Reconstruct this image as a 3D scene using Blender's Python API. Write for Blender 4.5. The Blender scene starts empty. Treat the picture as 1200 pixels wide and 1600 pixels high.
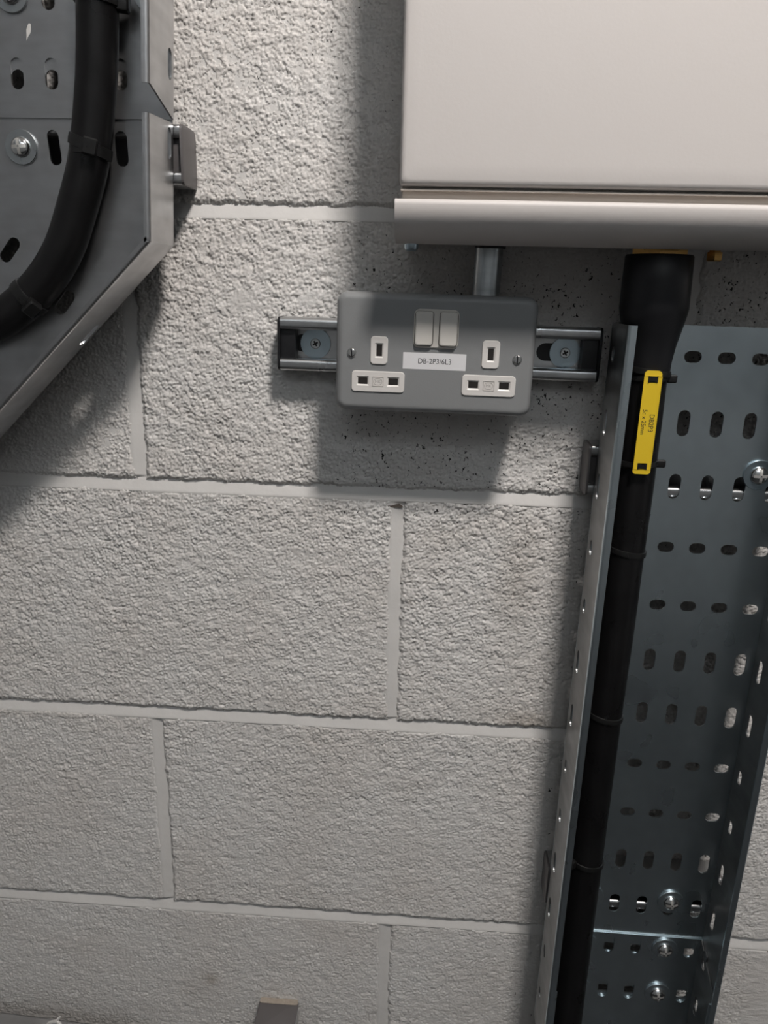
import bpy, math, random
import numpy as np
from mathutils import Matrix, Vector
from mathutils.geometry import tessellate_polygon

random.seed(7)
scene = bpy.context.scene
col = scene.collection
S = 0.001          # everything below is written in millimetres
ZB = 1500.0        # height of the reference bed joint above the floor (mm)


def W(x, d, z):
    """x to the right, d out of the wall into the room, z above the reference joint (mm) -> world metres"""
    return (x * S, -d * S, (z + ZB) * S)


# ------------------------------------------------------------------ camera
cam_data = bpy.data.cameras.new('camera')
cam = bpy.data.objects.new('camera', cam_data)
col.objects.link(cam)
right = Vector((0.99773898, 0.06297389, 0.02347781))
down = Vector((0.04017032, -0.27871458, -0.95953349))
fwd = Vector((-0.05388194, 0.95830709, -0.28061409))
up, back = -down, -fwd
M3 = Matrix((right, up, back)).transposed()
cam.matrix_world = Matrix.Translation(Vector(W(248.46, 636.15, -55.40))) @ M3.to_4x4()
cam_data.sensor_fit = 'HORIZONTAL'
cam_data.sensor_width = 36.0
cam_data.lens = 36.0
cam_data.clip_start = 0.01
scene.camera = cam
scene.cycles.max_bounces = 6
scene.cycles.diffuse_bounces = 3
scene.cycles.glossy_bounces = 3
scene.cycles.caustics_reflective = False
scene.cycles.caustics_refractive = False

# ------------------------------------------------------------------ world, exposure
world = bpy.data.worlds.new('world')
scene.world = world
world.use_nodes = True
world.node_tree.nodes['Background'].inputs[0].default_value = (0.8, 0.9, 1.0, 1)
world.node_tree.nodes['Background'].inputs[1].default_value = 0.05
scene.view_settings.view_transform = 'Standard'
scene.view_settings.look = 'None'
scene.view_settings.gamma = 1.0
scene.view_settings.use_curve_mapping = False
scene.view_settings.exposure = 0.0

LAMP = (555.0, 820.0, 1080.0)       # middle of the ceiling luminaire (x, d, z)
LAMP_STRENGTH = 186.0
FILL_STRENGTH = 0.9
WASH_STRENGTH = 10.0


# ------------------------------------------------------------------ materials
def new_mat(name):
    m = bpy.data.materials.new(name)
    m.use_nodes = True
    nt = m.node_tree
    return m, nt, nt.nodes['Principled BSDF']


def node(nt, typ, **kw):
    n = nt.nodes.new(typ)
    for k, v in kw.items():
        if hasattr(n, k):
            setattr(n, k, v)
        else:
            n.inputs[k].default_value = v
    return n


def simple(name, color, rough=0.5, metal=0.0, var=0.06, vscale=60.0, bump=0.0, bscale=300.0, spec=0.5, rvar=0.08, coat=0.0):
    m, nt, b = new_mat(name)
    L = nt.links.new
    geo = node(nt, 'ShaderNodeNewGeometry')
    n = node(nt, 'ShaderNodeTexNoise', Scale=vscale, Detail=4.0)
    L(geo.outputs['Position'], n.inputs['Vector'])
    mix = node(nt, 'ShaderNodeMix', data_type='RGBA')
    c = np.array(color)
    mix.inputs['A'].default_value = (*np.clip(c * (1 - var), 0, 1), 1)
    mix.inputs['B'].default_value = (*np.clip(c * (1 + var), 0, 1), 1)
    L(n.outputs['Fac'], mix.inputs['Factor'])
    L(mix.outputs['Result'], b.inputs['Base Color'])
    mr = node(nt, 'ShaderNodeMapRange')
    mr.inputs['From Min'].default_value = 0.3
    mr.inputs['From Max'].default_value = 0.7
    mr.inputs['To Min'].default_value = max(0.02, rough - rvar)
    mr.inputs['To Max'].default_value = min(1, rough + rvar)
    L(n.outputs['Fac'], mr.inputs['Value'])
    L(mr.outputs['Result'], b.inputs['Roughness'])
    b.inputs['Metallic'].default_value = metal
    b.inputs['Specular IOR Level'].default_value = spec
    if coat:
        b.inputs['Coat Weight'].default_value = coat
    if bump:
        n2 = node(nt, 'ShaderNodeTexNoise', Scale=bscale, Detail=3.0)
        L(geo.outputs['Position'], n2.inputs['Vector'])
        bp = node(nt, 'ShaderNodeBump')
        bp.inputs['Strength'].default_value = bump
        bp.inputs['Distance'].default_value = 0.001
        L(n2.outputs['Fac'], bp.inputs['Height'])
        L(bp.outputs['Normal'], b.inputs['Normal'])
    return m


def galvanised(name, color, rough=0.36, smear=(2.0, 1.0, 9.0), dirt=0.25):
    """zinc coated sheet: faint crystal patches, long smears, a few scratches"""
    m, nt, b = new_mat(name)
    L = nt.links.new
    geo = node(nt, 'ShaderNodeNewGeometry')
    mp = node(nt, 'ShaderNodeMapping')
    mp.inputs['Scale'].default_value = smear
    L(geo.outputs['Position'], mp.inputs['Vector'])
    n = node(nt, 'ShaderNodeTexNoise', Scale=7.0, Detail=3.0, Roughness=0.5)
    L(mp.outputs['Vector'], n.inputs['Vector'])
    v = node(nt, 'ShaderNodeTexNoise', Scale=30.0, Detail=2.0, Roughness=0.5)
    L(geo.outputs['Position'], v.inputs['Vector'])
    add = node(nt, 'ShaderNodeMath', operation='ADD')
    L(n.outputs['Fac'], add.inputs[0])
    L(v.outputs['Fac'], add.inputs[1])
    cr = node(nt, 'ShaderNodeValToRGB')
    c = np.array(color)
    cr.color_ramp.elements[0].position = 0.36
    cr.color_ramp.elements[0].color = (*(c * (1 - dirt)), 1)
    cr.color_ramp.elements[1].position = 0.62
    cr.color_ramp.elements[1].color = (*np.clip(c * 1.08, 0, 1), 1)
    half = node(nt, 'ShaderNodeMath', operation='MULTIPLY')
    half.inputs[1].default_value = 0.5
    L(add.outputs[0], half.inputs[0])
    L(half.outputs[0], cr.inputs['Fac'])
    L(cr.outputs['Color'], b.inputs['Base Color'])
    mr = node(nt, 'ShaderNodeMapRange')
    mr.inputs['From Min'].default_value = 0.35
    mr.inputs['From Max'].default_value = 0.65
    mr.inputs['To Min'].default_value = rough + 0.07
    mr.inputs['To Max'].default_value = rough - 0.05
    L(half.outputs[0], mr.inputs['Value'])
    L(mr.outputs['Result'], b.inputs['Roughness'])
    b.inputs['Metallic'].default_value = 1.0
    bp = node(nt, 'ShaderNodeBump')
    bp.inputs['Strength'].default_value = 0.04
    bp.inputs['Distance'].default_value = 0.0006
    L(v.outputs['Fac'], bp.inputs['Height'])
    L(bp.outputs['Normal'], b.inputs['Normal'])
    return m


def painted_block():
    """masonry paint on rough concrete; bare dark pores where the brush did not reach"""
    m, nt, b = new_mat('painted_block')
    L = nt.links.new
    geo = node(nt, 'ShaderNodeNewGeometry')
    pos = geo.outputs['Position']
    big = node(nt, 'ShaderNodeTexNoise', Scale=9.0, Detail=5.0)
    L(pos, big.inputs['Vector'])
    paint = node(nt, 'ShaderNodeValToRGB')
    paint.color_ramp.elements[0].position = 0.35
    paint.color_ramp.elements[0].color = (0.775, 0.738, 0.702, 1)
    paint.color_ramp.elements[1].position = 0.65
    paint.color_ramp.elements[1].color = (0.815, 0.793, 0.766, 1)
    L(big.outputs['Fac'], paint.inputs['Fac'])
    # brownish / pinkish scuffs
    st = node(nt, 'ShaderNodeAttribute', attribute_name='stain')
    sn = node(nt, 'ShaderNodeTexNoise', Scale=420.0, Detail=3.0)
    L(pos, sn.inputs['Vector'])
    smul = node(nt, 'ShaderNodeMath', operation='MULTIPLY')
    L(st.outputs['Fac'], smul.inputs[0])
    L(sn.outputs['Fac'], smul.inputs[1])
    mixs = node(nt, 'ShaderNodeMix', data_type='RGBA')
    mixs.inputs['B'].default_value = (0.30, 0.235, 0.17, 1)
    L(smul.outputs[0], mixs.inputs['Factor'])
    L(paint.outputs['Color'], mixs.inputs['A'])
    # pores
    at = node(nt, 'ShaderNodeAttribute', attribute_name='pore')
    mp = node(nt, 'ShaderNodeMapping')
    mp.inputs['Scale'].default_value = (1.0, 1.0, 0.8)
    mp.inputs['Rotation'].default_value = (0.0, 0.5, 0.0)
    L(pos, mp.inputs['Vector'])
    pn = node(nt, 'ShaderNodeTexNoise', Scale=330.0, Detail=2.5, Roughness=0.55, Distortion=0.6)
    L(mp.outputs['Vector'], pn.inputs['Vector'])
    pn2 = node(nt, 'ShaderNodeTexNoise', Scale=60.0, Detail=2.0)
    L(pos, pn2.inputs['Vector'])
    m1 = node(nt, 'ShaderNodeMath', operation='MULTIPLY_ADD')   # threshold lowered by the mask
    L(at.outputs['Fac'], m1.inputs[0])
    m1.inputs[1].default_value = 0.135
    L(pn.outputs['Fac'], m1.inputs[2])
    m2 = node(nt, 'ShaderNodeMath', operation='MULTIPLY_ADD')
    L(pn2.outputs['Fac'], m2.inputs[0])
    m2.inputs[1].default_value = 0.22
    L(m1.outputs[0], m2.inputs[2])
    th = node(nt, 'ShaderNodeMapRange')
    th.inputs['From Min'].default_value = 0.878
    th.inputs['From Max'].default_value = 0.905
    L(m2.outputs[0], th.inputs['Value'])
    mixp = node(nt, 'ShaderNodeMix', data_type='RGBA')
    mixp.inputs['B'].default_value = (0.035, 0.032, 0.030, 1)
    L(th.outputs['Result'], mixp.inputs['Factor'])
    L(mixs.outputs['Result'], mixp.inputs['A'])
    L(mixp.outputs['Result'], b.inputs['Base Color'])
    b.inputs['Roughness'].default_value = 0.62
    b.inputs['Specular IOR Level'].default_value = 0.35
    fine = node(nt, 'ShaderNodeTexNoise', Scale=520.0, Detail=3.0, Roughness=0.6)
    L(pos, fine.inputs['Vector'])
    hsub = node(nt, 'ShaderNodeMath', operation='MULTIPLY_ADD')
    L(th.outputs['Result'], hsub.inputs[0])
    hsub.inputs[1].default_value = -1.2
    L(fine.outputs['Fac'], hsub.inputs[2])
    bp = node(nt, 'ShaderNodeBump')
    bp.inputs['Strength'].default_value = 0.75
    bp.inputs['Distance'].default_value = 0.0007
    L(hsub.outputs[0], bp.inputs['Height'])
    L(bp.outputs['Normal'], b.inputs['Normal'])
    return m


def emitter(name, color, strength):
    m, nt, b = new_mat(name)
    b.inputs['Base Color'].default_value = (0.9, 0.9, 0.9, 1)
    b.inputs['Emission Color'].default_value = (*color, 1)
    b.inputs['Emission Strength'].default_value = strength
    n = node(nt, 'ShaderNodeTexNoise', Scale=2.0)
    return m


MAT = {
    'block': painted_block(),
    'mortar': simple('painted_mortar', (0.81, 0.785, 0.755), 0.55, 0, 0.03, 14, 0.25, 160, 0.4),
    'room_paint': simple('room_paint', (0.54, 0.56, 0.58), 0.8, 0, 0.03, 3),
    'far_paint': simple('far_paint', (0.69, 0.715, 0.735), 0.8, 0, 0.03, 3),
    'ceiling_paint': simple('ceiling_paint', (0.70, 0.69, 0.67), 0.85, 0, 0.03, 3),
    'floor_paint': simple('floor_paint', (0.04, 0.041, 0.043), 0.6, 0, 0.15, 5),
    'enamel': simple('cream_enamel', (0.745, 0.70, 0.672), 0.46, 0, 0.012, 8, 0.05, 500, 0.35, 0.03),
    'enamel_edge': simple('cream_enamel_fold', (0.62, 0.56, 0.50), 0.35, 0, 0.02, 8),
    'box_grey': simple('grey_hammered_enamel', (0.275, 0.28, 0.282), 0.42, 0, 0.03, 20, 0.06, 900, 0.5, 0.04),
    'white_plastic': simple('white_plastic', (0.82, 0.785, 0.75), 0.32, 0, 0.01, 30, 0, 100, 0.5, 0.02),
    'rocker_plastic': simple('cream_grey_plastic', (0.66, 0.63, 0.585), 0.35, 0, 0.01, 30, 0, 100, 0.5, 0.02),
    'sticker': simple('sticker_paper', (0.86, 0.85, 0.86), 0.35, 0, 0.01, 30),
    'ink': simple('black_ink', (0.02, 0.02, 0.022), 0.6, 0, 0.1, 60),
    'grey_ink': simple('grey_emboss', (0.5, 0.47, 0.44), 0.4, 0, 0.02, 60),
    'dark_hole': simple('dark_shutter', (0.022, 0.018, 0.016), 0.5, 0, 0.2, 300),
    'galv': galvanised('galvanised_sheet', (0.60, 0.60, 0.605), 0.34),
    'galv_shaded': galvanised('zinc_sheet_shaded', (0.36, 0.365, 0.365), 0.36),  # tray zinc darkened in colour for the shaded, dark-reflecting flanges
    'galv_blue': galvanised('zinc_blue_sheet', (0.63, 0.71, 0.75), 0.30, (3.0, 1.0, 1.2), 0.14),
    'channel': galvanised('galvanised_channel', (0.62, 0.625, 0.63), 0.30, (9, 1, 2)),
    'conduit': galvanised('galvanised_conduit', (0.60, 0.64, 0.66), 0.32, (2, 2, 12), 0.35),
    'zinc': galvanised('zinc_plate', (0.66, 0.69, 0.70), 0.27, (3, 3, 3), 0.12),
    'bluezinc': galvanised('blue_zinc_washer', (0.50, 0.60, 0.66), 0.30, (3, 3, 3), 0.12),
    'bright': simple('bright_steel', (0.78, 0.78, 0.77), 0.17, 1.0, 0.06, 120),
    'recess': simple('dull_recess', (0.62, 0.61, 0.58), 0.5, 0.6, 0.1, 120),
    'cable': simple('black_cable_sheath', (0.007, 0.0066, 0.007), 0.31, 0, 0.3, 40, 0.06, 350, 0.45, 0.06),
    'shroud': simple('black_shroud', (0.012, 0.012, 0.014), 0.42, 0, 0.2, 40),
    'tie': simple('black_nylon', (0.012, 0.012, 0.012), 0.33, 0, 0.2, 80),
    'cap': simple('grey_cap_plastic', (0.135, 0.125, 0.125), 0.38, 0, 0.1, 30),
    'cap_black': simple('black_cap_plastic', (0.014, 0.014, 0.016), 0.4, 0, 0.2, 80),
    'dust': simple('plaster_dust', (0.42, 0.36, 0.30), 0.9, 0, 0.25, 300, 0.4, 700),
    'yellow': simple('yellow_plastic', (0.86, 0.60, 0.030), 0.42, 0, 0.03, 30),
    'brass': simple('brass', (0.72, 0.42, 0.14), 0.3, 1.0, 0.15, 60),
    'white_nylon': simple('white_nylon', (0.72, 0.70, 0.67), 0.45, 0, 0.05, 60),
    'lamp_body': simple('lamp_body', (0.75, 0.75, 0.75), 0.4, 0, 0.02, 10),
    'lamp_glow': emitter('lamp_glow', (1.0, 0.95, 0.91), LAMP_STRENGTH),
    'wash_glow': emitter('wash_glow', (0.93, 0.97, 1.0), WASH_STRENGTH),
    'fill_glow': emitter('fill_glow', (0.93, 0.97, 1.0), FILL_STRENGTH),
}

# ------------------------------------------------------------------ object helpers
ORG = {}


def root(name, x, d, z, label, category, group=None, kind=None):
    o = bpy.data.objects.new(name, None)
    o.empty_display_size = 0.02
    col.objects.link(o)
    o.location = W(x, d, z)
    ORG[o.name] = Vector(o.location)
    o['label'] = label
    o['category'] = category
    if group:
        o['group'] = group
    return o


def tag(o, label, category, group=None):
    o['label'] = label
    o['category'] = category
    if group:
        o['group'] = group
    return o


class Geo:
    """collects faces (mm: x, d, z); build() links them as one mesh object"""

    def __init__(self):
        self.v, self.f, self.s = [], [], []

    def add(self, verts, faces, smooth=False):
        o = len(self.v)
        self.v += [tuple(p) for p in verts]
        for f in faces:
            self.f.append(tuple(i + o for i in f))
            self.s.append(smooth)
        return self

    # a prism between two outlines with holes; pts: list of loops (outer first); fn maps (u,v,w)->(x,d,z)
    def plate(self, loops, w0, w1, fn, top=None, smooth_sides=False):
        top = top or loops
        for (ls, w) in ((loops, w0), (top, w1)):
            vs = [[Vector((u, v, 0)) for u, v in l] for l in ls]
            tri = tessellate_polygon(vs)
            flat = [q for l in ls for q in l]
            self.add([fn(u, v, w) for u, v in flat], [tuple(t) for t in tri])
        for lb, lt in zip(loops, top):
            n = len(lb)
            vs = [fn(u, v, w0) for u, v in lb] + [fn(u, v, w1) for u, v in lt]
            self.add(vs, [(i, (i + 1) % n, n + (i + 1) % n, n + i) for i in range(n)], smooth_sides)
        return self

    # side wall only between two sets of loops (for chamfers)
    def skirt(self, lb, w0, lt, w1, fn, smooth=False):
        n = len(lb)
        vs = [fn(u, v, w0) for u, v in lb] + [fn(u, v, w1) for u, v in lt]
        return self.add(vs, [(i, (i + 1) % n, n + (i + 1) % n, n + i) for i in range(n)], smooth)

    # stacked convex loops, capped
    def stack(self, loops, smooth=False, cap0=True, cap1=True):
        n = len(loops[0])
        vs = [p for l in loops for p in l]
        fs = []
        for k in range(len(loops) - 1):
            for i in range(n):
                j = (i + 1) % n
                fs.append((k * n + i, k * n + j, (k + 1) * n + j, (k + 1) * n + i))
        self.add(vs, fs, smooth)
        for on, lp in ((cap0, loops[0]), (cap1, loops[-1])):
            if not on:
                continue
            if not smooth:
                self.add(lp, [tuple(range(n))])
                continue
            c_ = np.mean(np.array(lp), axis=0)
            inner_ = [tuple(np.array(q) * 0.97 + c_ * 0.03) for q in lp]
            self.add(list(lp) + inner_, [(i, (i + 1) % n, n + (i + 1) % n, n + i) for i in range(n)] + [tuple(range(n, 2 * n))])
        return self

    def box(self, x0, x1, d0, d1, z0, z1):
        v = [(x, d, z) for x in (x0, x1) for d in (d0, d1) for z in (z0, z1)]
        return self.add(v, [(0, 1, 3, 2), (4, 6, 7, 5), (0, 4, 5, 1), (2, 3, 7, 6), (0, 2, 6, 4), (1, 5, 7, 3)])

    def tube(self, pts, r, n=20, caps=True, rb=None):
        """round (r) or elliptic sweep along a list of (x,d,z)"""
        P = [Vector(p) for p in pts]
        rs = r if isinstance(r, (list, tuple)) else [r] * len(P)
        loops = []
        ref = None
        for i, p in enumerate(P):
            t = (P[min(i + 1, len(P) - 1)] - P[max(i - 1, 0)]).normalized()
            if ref is None:
                ref = Vector((0, 1, 0)) if abs(t.y) < 0.9 else Vector((1, 0, 0))
            a = (ref - t * ref.dot(t)).normalized()
            ref = a
            b = t.cross(a)
            loops.append([tuple(p + (a * math.cos(2 * math.pi * k / n) + b * math.sin(2 * math.pi * k / n)) * rs[i]) for k in range(n)])
        return self.stack(loops, True, caps, caps)

    def lathe(self, c, axis, prof, n=28):
        """prof: list of (r, h) along axis; c = base point"""
        c = Vector(c)
        ax = Vector(axis).normalized()
        a = ax.orthogonal().normalized()
        b = ax.cross(a)
        loops = [[tuple(c + ax * h + (a * math.cos(2 * math.pi * k / n) + b * math.sin(2 * math.pi * k / n)) * max(r, 0.01)) for k in range(n)] for r, h in prof]
        return self.stack(loops, True)

    def build(self, name, mat, parent=None, recalc=True, base=None):
        if parent is not None:
            o_ = ORG[parent.name]
        else:
            b0 = base or tuple(np.mean(np.array(self.v), axis=0))
            o_ = Vector(W(*b0))
        me = bpy.data.meshes.new(name)
        vs = [tuple(Vector(W(*p)) - o_) for p in self.v]
        me.from_pydata(vs, [], self.f)
        me.polygons.foreach_set('use_smooth', self.s)
        if recalc:
            import bmesh
            bm = bmesh.new()
            bm.from_mesh(me)
            bmesh.ops.remove_doubles(bm, verts=bm.verts, dist=2e-6)
            bmesh.ops.recalc_face_normals(bm, faces=bm.faces)
            bm.to_mesh(me)
            bm.free()
        me.materials.append(MAT[mat])
        try:
            me.set_sharp_from_angle(angle=math.radians(38))
        except Exception:
            pass
        o = bpy.data.objects.new(name, me)
        col.objects.link(o)
        if parent is not None:
            o.parent = parent
        else:
            o.location = o_
        ORG[o.name] = o_
        return o


def rr(cx, cy, w, h, r, n=5, ang=0.0):
    """rounded rectangle outline, anticlockwise"""
    r = min(r, w / 2 - 1e-4, h / 2 - 1e-4)
    pts = []
    for (sx, sy, a0) in ((1, 1, 0), (-1, 1, 90), (-1, -1, 180), (1, -1, 270)):
        for k in range(n + 1):
            a = math.radians(a0 + 90 * k / n)
            pts.append((sx * (w / 2 - r) + r * math.cos(a), sy * (h / 2 - r) + r * math.sin(a)))
    c, s = math.cos(ang), math.sin(ang)
    return [(cx + c * x - s * y, cy + s * x + c * y) for x, y in pts]


def front(u, v, w):       # plates lying parallel to the wall
    return (u, w, v)


def catmull(pts, sub=8):
    P = [Vector(p) for p in pts]
    out = []
    for i in range(len(P) - 1):
        p0, p1, p2, p3 = P[max(i - 1, 0)], P[i], P[i + 1], P[min(i + 2, len(P) - 1)]
        for k in range(sub):
            t = k / sub
            out.append(tuple(0.5 * ((2 * p1) + (p2 - p0) * t + (2 * p0 - 5 * p1 + 4 * p2 - p3) * t * t + (3 * p1 - p0 - 3 * p2 + p3) * t ** 3)))
    out.append(tuple(P[-1]))
    return out


def text_geo(body, size, fn, w0, w1, align='CENTER', xscale=1.0):
    """flat lettering as thin solid geometry"""
    cu = bpy.data.curves.new('lettering', 'FONT')
    cu.body = body
    cu.size = size
    cu.align_x = align
    cu.align_y = 'CENTER'
    cu.resolution_u = 3
    o = bpy.data.objects.new('lettering_source', cu)
    col.objects.link(o)
    dg = bpy.context.evaluated_depsgraph_get()
    me = bpy.data.meshes.new_from_object(o.evaluated_get(dg))
    g = Geo()
    pts = [(v.co.x * xscale, v.co.y) for v in me.vertices]
    faces = [tuple(p.vertices) for p in me.polygons]
    g.add([fn(u, v, w1) for u, v in pts], faces)
    bpy.data.objects.remove(o)
    bpy.data.curves.remove(cu)
    bpy.data.meshes.remove(me)
    return g


# ------------------------------------------------------------------ the room
def perlin(x, y, seed):
    rng = np.random.RandomState(seed)
    perm = rng.permutation(1024)
    ang = rng.rand(1024) * 2 * np.pi
    gx, gy = np.cos(ang), np.sin(ang)
    xi, yi = np.floor(x).astype(int), np.floor(y).astype(int)
    xf, yf = x - xi, y - yi

    def g(ix, iy, fx, fy):
        h = perm[(perm[ix & 1023] + iy) & 1023]
        return gx[h] * fx + gy[h] * fy
    u = xf * xf * xf * (xf * (xf * 6 - 15) + 10)
    v = yf * yf * yf * (yf * (yf * 6 - 15) + 10)
    n00, n10 = g(xi, yi, xf, yf), g(xi + 1, yi, xf - 1, yf)
    n01, n11 = g(xi, yi + 1, xf, yf - 1), g(xi + 1, yi + 1, xf - 1, yf - 1)
    return (n00 * (1 - u) + n10 * u) * (1 - v) + (n01 * (1 - u) + n11 * u) * v


def worley(x, y, seed):
    rng = np.random.RandomState(seed)
    T = rng.rand(256, 256, 2)
    xi, yi = np.floor(x).astype(int), np.floor(y).astype(int)
    f1 = np.full(x.shape, 9.0)
    f2 = np.full(x.shape, 9.0)
    for dx in (-1, 0, 1):
        for dy in (-1, 0, 1):
            cx, cy = xi + dx, yi + dy
            t = T[cx & 255, cy & 255]
            d = np.hypot(cx + t[..., 0] - x, cy + t[..., 1] - y)
            f2 = np.minimum(f2, np.maximum(f1, d))
            f1 = np.minimum(f1, d)
    return f1, f2


def grid_object(name, xs, zs, Y, mat, parent, attrs=None):
    """heightfield; Y[j,i] = depth out of the wall (mm)"""
    nx, nz = len(xs), len(zs)
    X, Z = np.meshgrid(xs, zs)
    co = np.stack([X * S, -Y * S, (Z + ZB) * S], -1).reshape(-1, 3).astype(np.float32)
    i, j = np.meshgrid(np.arange(nx - 1), np.arange(nz - 1))
    a = (j * nx + i).ravel()
    quads = np.stack([a, a + 1, a + 1 + nx, a + nx], -1).astype(np.int32)
    me = bpy.data.meshes.new(name)
    me.vertices.add(len(co))
    me.vertices.foreach_set('co', co.ravel())
    me.loops.add(quads.size)
    me.loops.foreach_set('vertex_index', quads.ravel())
    me.polygons.add(len(quads))
    me.polygons.foreach_set('loop_start', np.arange(0, quads.size, 4, dtype=np.int32))
    me.polygons.foreach_set('use_smooth', np.ones(len(quads), dtype=bool))
    me.update(calc_edges=True)
    for k, arr in (attrs or {}).items():
        at = me.attributes.new(k, 'FLOAT', 'POINT')
        at.data.foreach_set('value', arr.ravel().astype(np.float32))
    me.materials.append(MAT[mat])
    o = bpy.data.objects.new(name, me)
    col.objects.link(o)
    o.parent = parent
    return o


def smooth(a, b, x):
    t = np.clip((x - a) / (b - a), 0, 1)
    return t * t * (3 - 2 * t)


def blob(X, Z, cx, cz, rx, rz):
    return np.exp(-(((X - cx) / rx) ** 2 + ((Z - cz) / rz) ** 2))


VX0, VX1, VZ0, VZ1 = -212.0, 592.0, -862.0, 150.0
FINE, MEDIUM, COARSE, RING = 0.93, 3.0, 8.0, 140.0


def axis(a, b, lo, hi):
    """grid lines from a to b, fine between lo and hi"""
    out = [a]
    x = a
    while x < b - 1e-6:
        st = FINE if (lo - 1 <= x <= hi) else (MEDIUM if lo - RING <= x <= hi + RING else COARSE)
        if x < lo - 1 and x + st > lo:
            st = max(lo - x, 0.2)
        x = min(x + st, b)
        out.append(x)
    return np.array([a] + out + [b])


wall = bpy.data.objects.new('wall_back', None)
col.objects.link(wall)
wall['kind'] = 'structure'
wall['label'] = 'white painted rough concrete block wall with recessed mortar joints'
wall['category'] = 'wall'


def block_field(x0, x1, z0, z1, seed):
    xs, zs = axis(x0, x1, VX0, VX1), axis(z0, z1, VZ0, VZ1)
    X, Z = np.meshgrid(xs, zs)
    wx = X + 0.35 * Z + 1.6 * perlin(X / 5, Z / 5, 11)
    wz = Z - 0.2 * X + 1.6 * perlin(X / 5, Z / 5, 12)
    f1, f2 = worley(wx / 3.3, wz / 2.7, 21)
    keep = np.clip(0.75 + 1.3 * perlin(X / 4.6 + 9, Z / 4.2, 27), 0.1, 1.25)      # some neighbours are fused by the paint
    b1 = 1 - keep * np.clip(1 - (f2 - f1) * 2.3, 0, 1) ** 1.3 - 0.35 * f1 * f1
    g1, g2 = worley(wx / 2.0 + 17, wz / 1.8, 22)
    b2 = 1 - np.clip(1 - (g2 - g1) * 2.0, 0, 1) - 0.4 * g1
    lumps = 0.6 * perlin(X / 8, Z / 7, 23) + 0.5 * perlin(X / 15, Z / 14, 28)
    pits = smooth(0.34, 0.60, perlin(X / 4.6, Z / 3.8, 24))
    swell = perlin(X / 70, Z / 70, 25)
    amp = np.interp(Z, [-900, -675, -450, -225, 150], [0.85, 1.0, 1.5, 2.0, 2.2])
    amp = amp * (1 + 0.35 * perlin(X / 45, Z / 45, 26))
    out_x = np.maximum(np.maximum(VX0 - X, X - VX1), 0)
    out_z = np.maximum(np.maximum(VZ0 - Z, Z - VZ1), 0)
    amp = amp * (1 - 0.5 * smooth(0, 12, np.maximum(out_x, out_z))) * (1 - 0.6 * smooth(RING - 20, RING, np.maximum(out_x, out_z)))
    for cx, cz, r in ((94, -66, 9), (147, -66, 10), (60, -225, 9)):       # smears of filler
        amp = amp * (1 - 0.8 * blob(X, Z, cx, cz, r, r * 0.7))
    h = amp * (0.80 * b1 + 0.34 * b2 + 0.85 * lumps - 0.9 * pits - 0.72) + 0.55 * swell
    # arris: ragged drop behind the mortar at the block's border
    ex = np.minimum(X - x0, x1 - X)
    ez_b, ez_t = Z - z0, z1 - Z
    rag = 1.8 * perlin(X / 9, Z / 9, 31 + seed) + 1.5 * perlin(X / 30, Z / 30, 32) + 0.7 * perlin(X / 3.6, Z / 3.6, 33)
    e = np.minimum(np.minimum(ex, ez_b), ez_t + 0.0) + rag
    drop = 1 - smooth(-1.5, 4.6, e)
    h = h - 4.2 * drop
    Yv = h.copy()
    # closed sides
    Yv[0, :] = Yv[-1, :] = -70
    Yv[:, 0] = Yv[:, -1] = -70
    # where the brush could not get in: bare pores
    pore = 0.95 * smooth(15, -60, Z) * smooth(-290, -225, Z) * smooth(140, 190, X)
    pore = np.maximum(pore, 0.75 * smooth(335, 362, X) * smooth(15, -40, Z) * smooth(-420, -240, Z))
    pore = np.maximum(pore, 0.42 * smooth(345, 365, X) * smooth(-100, -160, Z))
    pore = np.maximum(pore, 0.62 * blob(X, Z, 125, 86, 34, 16))
    pore = np.maximum(pore, 0.50 * blob(X, Z, 190, 60, 30, 70))
    pore = np.maximum(pore, 0.90 * blob(X, Z, 66, 66, 13, 20))
    pore = np.maximum(pore, 0.80 * blob(X, Z, 371, -205, 12, 26))
    pore = np.maximum(pore, 0.95 * blob(X, Z, 377, -596, 9, 34))
    pore = np.maximum(pore, 0.46 * smooth(-20, 60, Z))  # deep pits near the top, their shade put into the colour
    stain = 0.9 * blob(X, Z, 40, -769, 7, 8) + 0.9 * blob(X, Z, 350, -440, 26, 12) + 0.5 * blob(X, Z, 330, -300, 18, 60)
    stain += 0.35 * blob(X, Z, 275, -262, 30, 14) + 0.4 * blob(X, Z, -150, -458, 60, 5) + 0.6 * blob(X, Z, 238, -324, 4, 3)
    stain += 0.12 * smooth(0.1, 0.5, perlin(X / 60, Z / 45, 41))
    return xs, zs, Yv, {'pore': pore, 'stain': np.clip(stain, 0, 1)}


G = 7.0   # joint width
k = 0
for row in range(-5, 3):                       # courses, 225 mm apart
    zb, zt = row * 225.0, (row + 1) * 225.0
    off = 0.0 if row % 2 else 225.0
    for c in range(-2, 3):
        xa = off + c * 450.0 - (450.0 if off else 0)
        xb = xa + 450.0
        shift = {(-3, 0): 6.0}.get((row, c), 0.0)
        x0, x1 = xa + G / 2, xb - G / 2
        xs, zs, Yv, at = block_field(x0, x1, zb + G / 2, zt - G / 2, k)
        b_ = grid_object('block', xs, zs, Yv, 'block', wall, at)
        k += 1
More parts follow.
